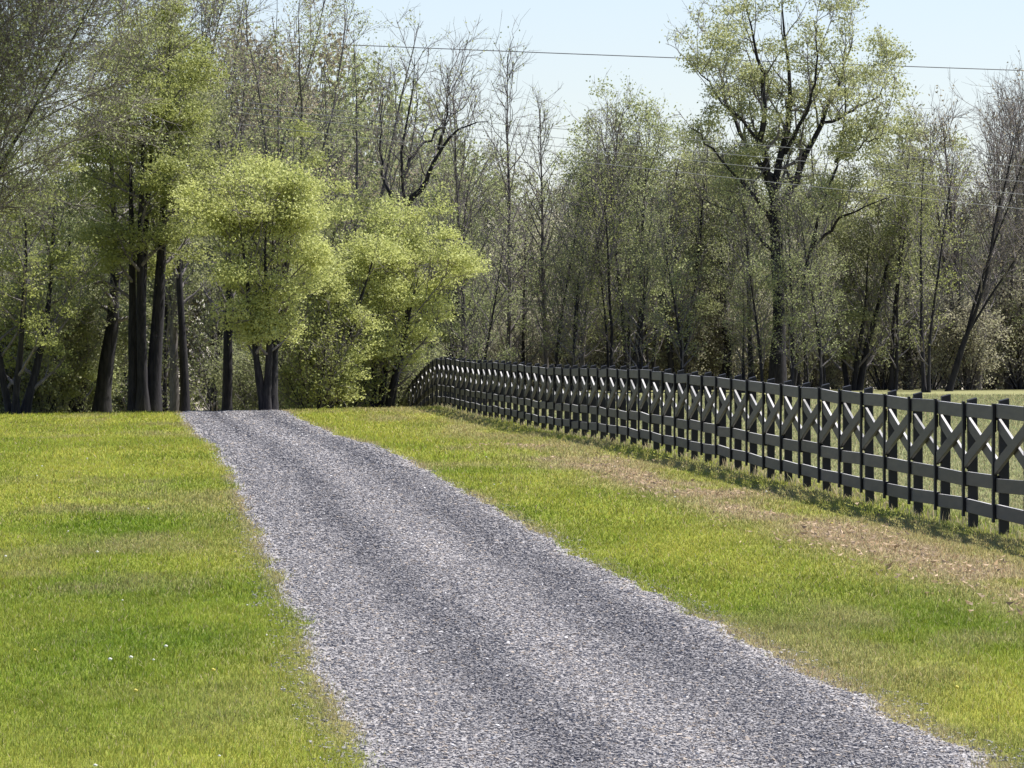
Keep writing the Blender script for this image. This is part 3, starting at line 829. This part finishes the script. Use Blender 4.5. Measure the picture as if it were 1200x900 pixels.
    for px in pxs:
        k = int(rng.integers(0, 3))
        place('slim_tree', 'slim sapling in the twiggy thicket behind the fence', 'tree', px + rng.uniform(-5, 5), rng.uniform(209, 236), kinds[k],
              'slim trees of the thicket behind the fence', rng.uniform(0, 6.28), rng.uniform(.72, 1.1))
    for px, yy, k in ((872, 212, 2), (893, 211, 0), (928, 210.5, 0), (946, 212, 2), (962, 211, 0)):
        place('slim_tree', 'slim sapling in the twiggy thicket behind the fence', 'tree', px, yy, kinds[k],
              'slim trees of the thicket behind the fence', rng.uniform(0, 6.28), rng.uniform(.5, .85))
    for px in (8, 48, 75, 158, 200, 246, 290, 340, 375, 430, 455):
        k = int(rng.choice([0, 2]))
        place('slim_tree', 'slim shaded tree among the trunks left of the fence', 'tree', px + rng.uniform(-6, 6), rng.uniform(205, 226), kinds[k],
              'slim trees behind the crest', rng.uniform(0, 6.28), rng.uniform(.85, 1.2))
    # --- undergrowth
    bk = [tree_meshes('bush%d' % k, 'bark_dark', 'twig_grey', ('lf_under', 'lf_under', 'lf_mid', 'lf_dark')[k], seed=600 + k, H=(2.2, 2.8, 2.6, 2.8)[k], r0=.03, stems=7, spread=26, cb=.03,
                      limbs=56, W=1.3, lang=(48, 16), lup=.3, nb=3.2, nt=6, tl=.4, fine=1, leaves=(11, 8, 18, 20)[k], lsize=.08, lsig=.12, rmin=.006) for k in range(4)]
    for px in list(range(520, 1250, 23)):
        k = int(rng.choice([0, 1, 1]))
        place('bush', 'tan and olive bush of the undergrowth behind the fence', 'bush', px + rng.uniform(-8, 8), rng.uniform(224, 234), bk[k],
              'undergrowth bushes behind the fence', rng.uniform(0, 6.28), rng.uniform(.75, 1.25))
    for px in list(range(-20, 470, 30)):
        if 118 < px < 300: continue
        k = 3
        place('bush', 'leafy bush under the trees beyond the crest', 'bush', px + rng.uniform(-8, 8), rng.uniform(197, 214), bk[k],
              'bushes under the trees beyond the crest', rng.uniform(0, 6.28), rng.uniform(.8, 1.3))
    for px in (-12, 16, 44, 74, 100):
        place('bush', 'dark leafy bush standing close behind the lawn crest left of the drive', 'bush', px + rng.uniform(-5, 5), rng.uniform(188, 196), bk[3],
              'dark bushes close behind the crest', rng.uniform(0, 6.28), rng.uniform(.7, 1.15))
    for px, lab in ((366, 'dense green bush right of the left maple trunks'), (400, 'dense green bush between the driveway crest and the right maple'), (432, 'dense green bush left of the far end of the fence')):
        place('bush', lab, 'bush', px, (194, 197, 214)[lab.count('right maple') + 2 * lab.count('fence')] + 0, bk[2], None, px * .1, 1.05)

    # --- the wood beyond, one mass
    Vs, Fs, mi, tint, off = [], [], [], [], 0
    protos = []
    for k in range(4):
        protos.append(grow(seed=700 + k, H=11, r0=.13, stems=(1, 2, 3, 2)[k], spread=4, cb=.12, limbs=40, W=2.0, lang=(48, 12), lup=.4, nb=2.2, nt=3.2, tl=.7,
                           leaves=(13, 6, 11, 15)[k], lsize=.14, lsig=.22))
    protos.append(grow(seed=720, H=3.0, r0=.03, stems=7, spread=28, cb=.03, limbs=60, W=1.6, lang=(48, 16), lup=.3, nb=2.6, nt=4.5, tl=.5, leaves=9, lsize=.13, lsig=.16))
    for i in range(250):
        low = i >= 96
        tr, bb, lf = protos[4 if low else i % 4]
        px = -80 + (i * 13.9) % 1360 + rng.uniform(-8, 8); y = (234 + 40 * rng.random()) if low else (236 + 44 * rng.random())
        if (116 < px < 212 and i % 2) or (low and 116 < px < 300) or 122 < px < 148 or 214 < px < 236: continue
        x = px_x(px, y); gz = float(ground_z(x, y))
        a = rng.uniform(0, 6.28); c, s_ = cos(a), sin(a)
        top = np.interp(px, [0, 150, 230, 420, 520, 640, 760, 900, 1050, 1250], [270, 200, 80, 150, 215, 235, 210, 230, 240, 210]) + rng.uniform(-15, 60)
        s = rng.uniform(.8, 1.5) if low else (px_h(top, y) - gz) / 11
        for (V, Fq, m_, tn) in ((tr[0], tr[1], 0, None), (bb[0], bb[1], 0, None), (lf[0], lf[1], 1 + ((i * 7 // 3) % 3 if not low else (1 if px < 480 else 3)), lf[2])):
            W_ = V * s
            W_ = np.stack([W_[:, 0] * c - W_[:, 1] * s_ + x, W_[:, 0] * s_ + W_[:, 1] * c + y, W_[:, 2] + gz], -1)
            Vs.append(W_); Fs.append(Fq + off); off += len(V)
            mi.append(np.full(len(Fq), m_)); tint.append(np.zeros(len(V)) if tn is None else tn)
    me = make_mesh('woods', np.concatenate(Vs), [np.concatenate(Fs)], False, {'tint': np.concatenate(tint)},
                   [M['twig_dark'], M['lf_olive'], M['lf_dark'], M['lf_tan'], M['lf_under']], np.concatenate(mi))
    tag(link('woods', me), 'grey brown mass of more trees deep in the wood', 'woods', kind='stuff')

# ------------------------------------------------------------------ overhead wires
def build_wires():
    m, nt, out = new_mat('aluminium_wire')
    no = N(nt, 'ShaderNodeTexNoise', i_Scale=.6)
    r = ramp(nt, no.outputs['Fac'], [(.3, (.20, .21, .22)), (.7, (.30, .31, .32))])
    p = N(nt, 'ShaderNodeBsdfPrincipled', i_Roughness=.45, i_Metallic=.6)
    nt.links.new(r.outputs[0], p.inputs['Base Color']); nt.links.new(p.outputs[0], out.inputs[0])
    def wire(label, y, pts, rad, sag, group=None):
        (xa, ya), (xb, yb) = pts
        k = (yb - ya) / (xb - xa)
        px = np.linspace(-1400, 2600, 60)
        z = px_h(ya + k * (px - xa), y) + sag * ((px - 600) / 2000) ** 2
        P = np.stack([px_x(px, y), y + 0 * px, z], -1)
        V, Fq = tubes(P[None], np.full((1, 60), rad), 6)
        o = link('power_line', make_mesh('power_line', V, [Fq], True, None, [m]))
        tag(o, label, 'wire', group)
    wire('topmost overhead wire crossing the open sky behind the big tree', 262, ((520, 57), (1200, 84)), .022, .6, 'overhead wires')
    low = (((440, 133), (1200, 196)), ((440, 141), (1200, 214)), ((440, 149), (1200, 229)), ((440, 163), (1200, 246)))
    names = ('highest of the four low wires crossing in front of the trees', 'second of the four low wires from above',
             'third of the four low wires from above', 'lowest of the four low wires crossing in front of the trees')
    for (a, b), nm in zip(low, names):
        wire(nm, 200 if nm[0] in 'hl' else 202, (a, b), .009, .3, 'overhead wires')

# ------------------------------------------------------------------ light, sky, camera
def build_light():
    az = math.atan2(.92, .39); el = radians(60)
    w = bpy.data.worlds.new('World'); SC.world = w; w.use_nodes = True
    nt = w.node_tree
    bg = nt.nodes['Background']
    sky = nt.nodes.new('ShaderNodeTexSky'); sky.sky_type = 'NISHITA'; sky.sun_disc = False
    sky.sun_elevation = el; sky.sun_rotation = az
    sky.air_density = 1.0; sky.dust_density = .35; sky.ozone_density = 1.0
    nt.links.new(mixc(nt, 1.0, sky.outputs[0], (.955, .94, 1.085), 'MULTIPLY'), bg.inputs[0]); bg.inputs[1].default_value = .070
    l = bpy.data.lights.new('sun', 'SUN'); l.energy = 5.0; l.angle = radians(.53); l.color = (1, .955, .88)
    o = bpy.data.objects.new('sun', l); COL.objects.link(o)
    d = np.array([math.sin(az) * math.cos(el), math.cos(az) * math.cos(el), math.sin(el)])
    from mathutils import Vector
    o.rotation_euler = Vector(d).to_track_quat('Z', 'Y').to_euler(); o.location = (30, 40, 60)

def build_camera():
    c = bpy.data.cameras.new('camera'); o = bpy.data.objects.new('camera', c); COL.objects.link(o)
    c.sensor_width = 36; c.lens = 36 * F / 1200; c.clip_start = .5; c.clip_end = 8000
    o.location = (0, 0, CAMZ); o.rotation_euler = (radians(90) + math.atan((HOR - 450) / F), 0, 0)
    SC.camera = o

build_ground(); build_drive(); build_grass(); build_fence(); build_trees(); build_wires(); build_light(); build_camera()
SC.view_settings.view_transform = 'Standard'; SC.view_settings.look = 'None'
SC.view_settings.exposure = 1.08; SC.view_settings.gamma = 1
SC.cycles.max_bounces = 6; SC.cycles.diffuse_bounces = 3; SC.cycles.transmission_bounces = 4; SC.cycles.glossy_bounces = 2
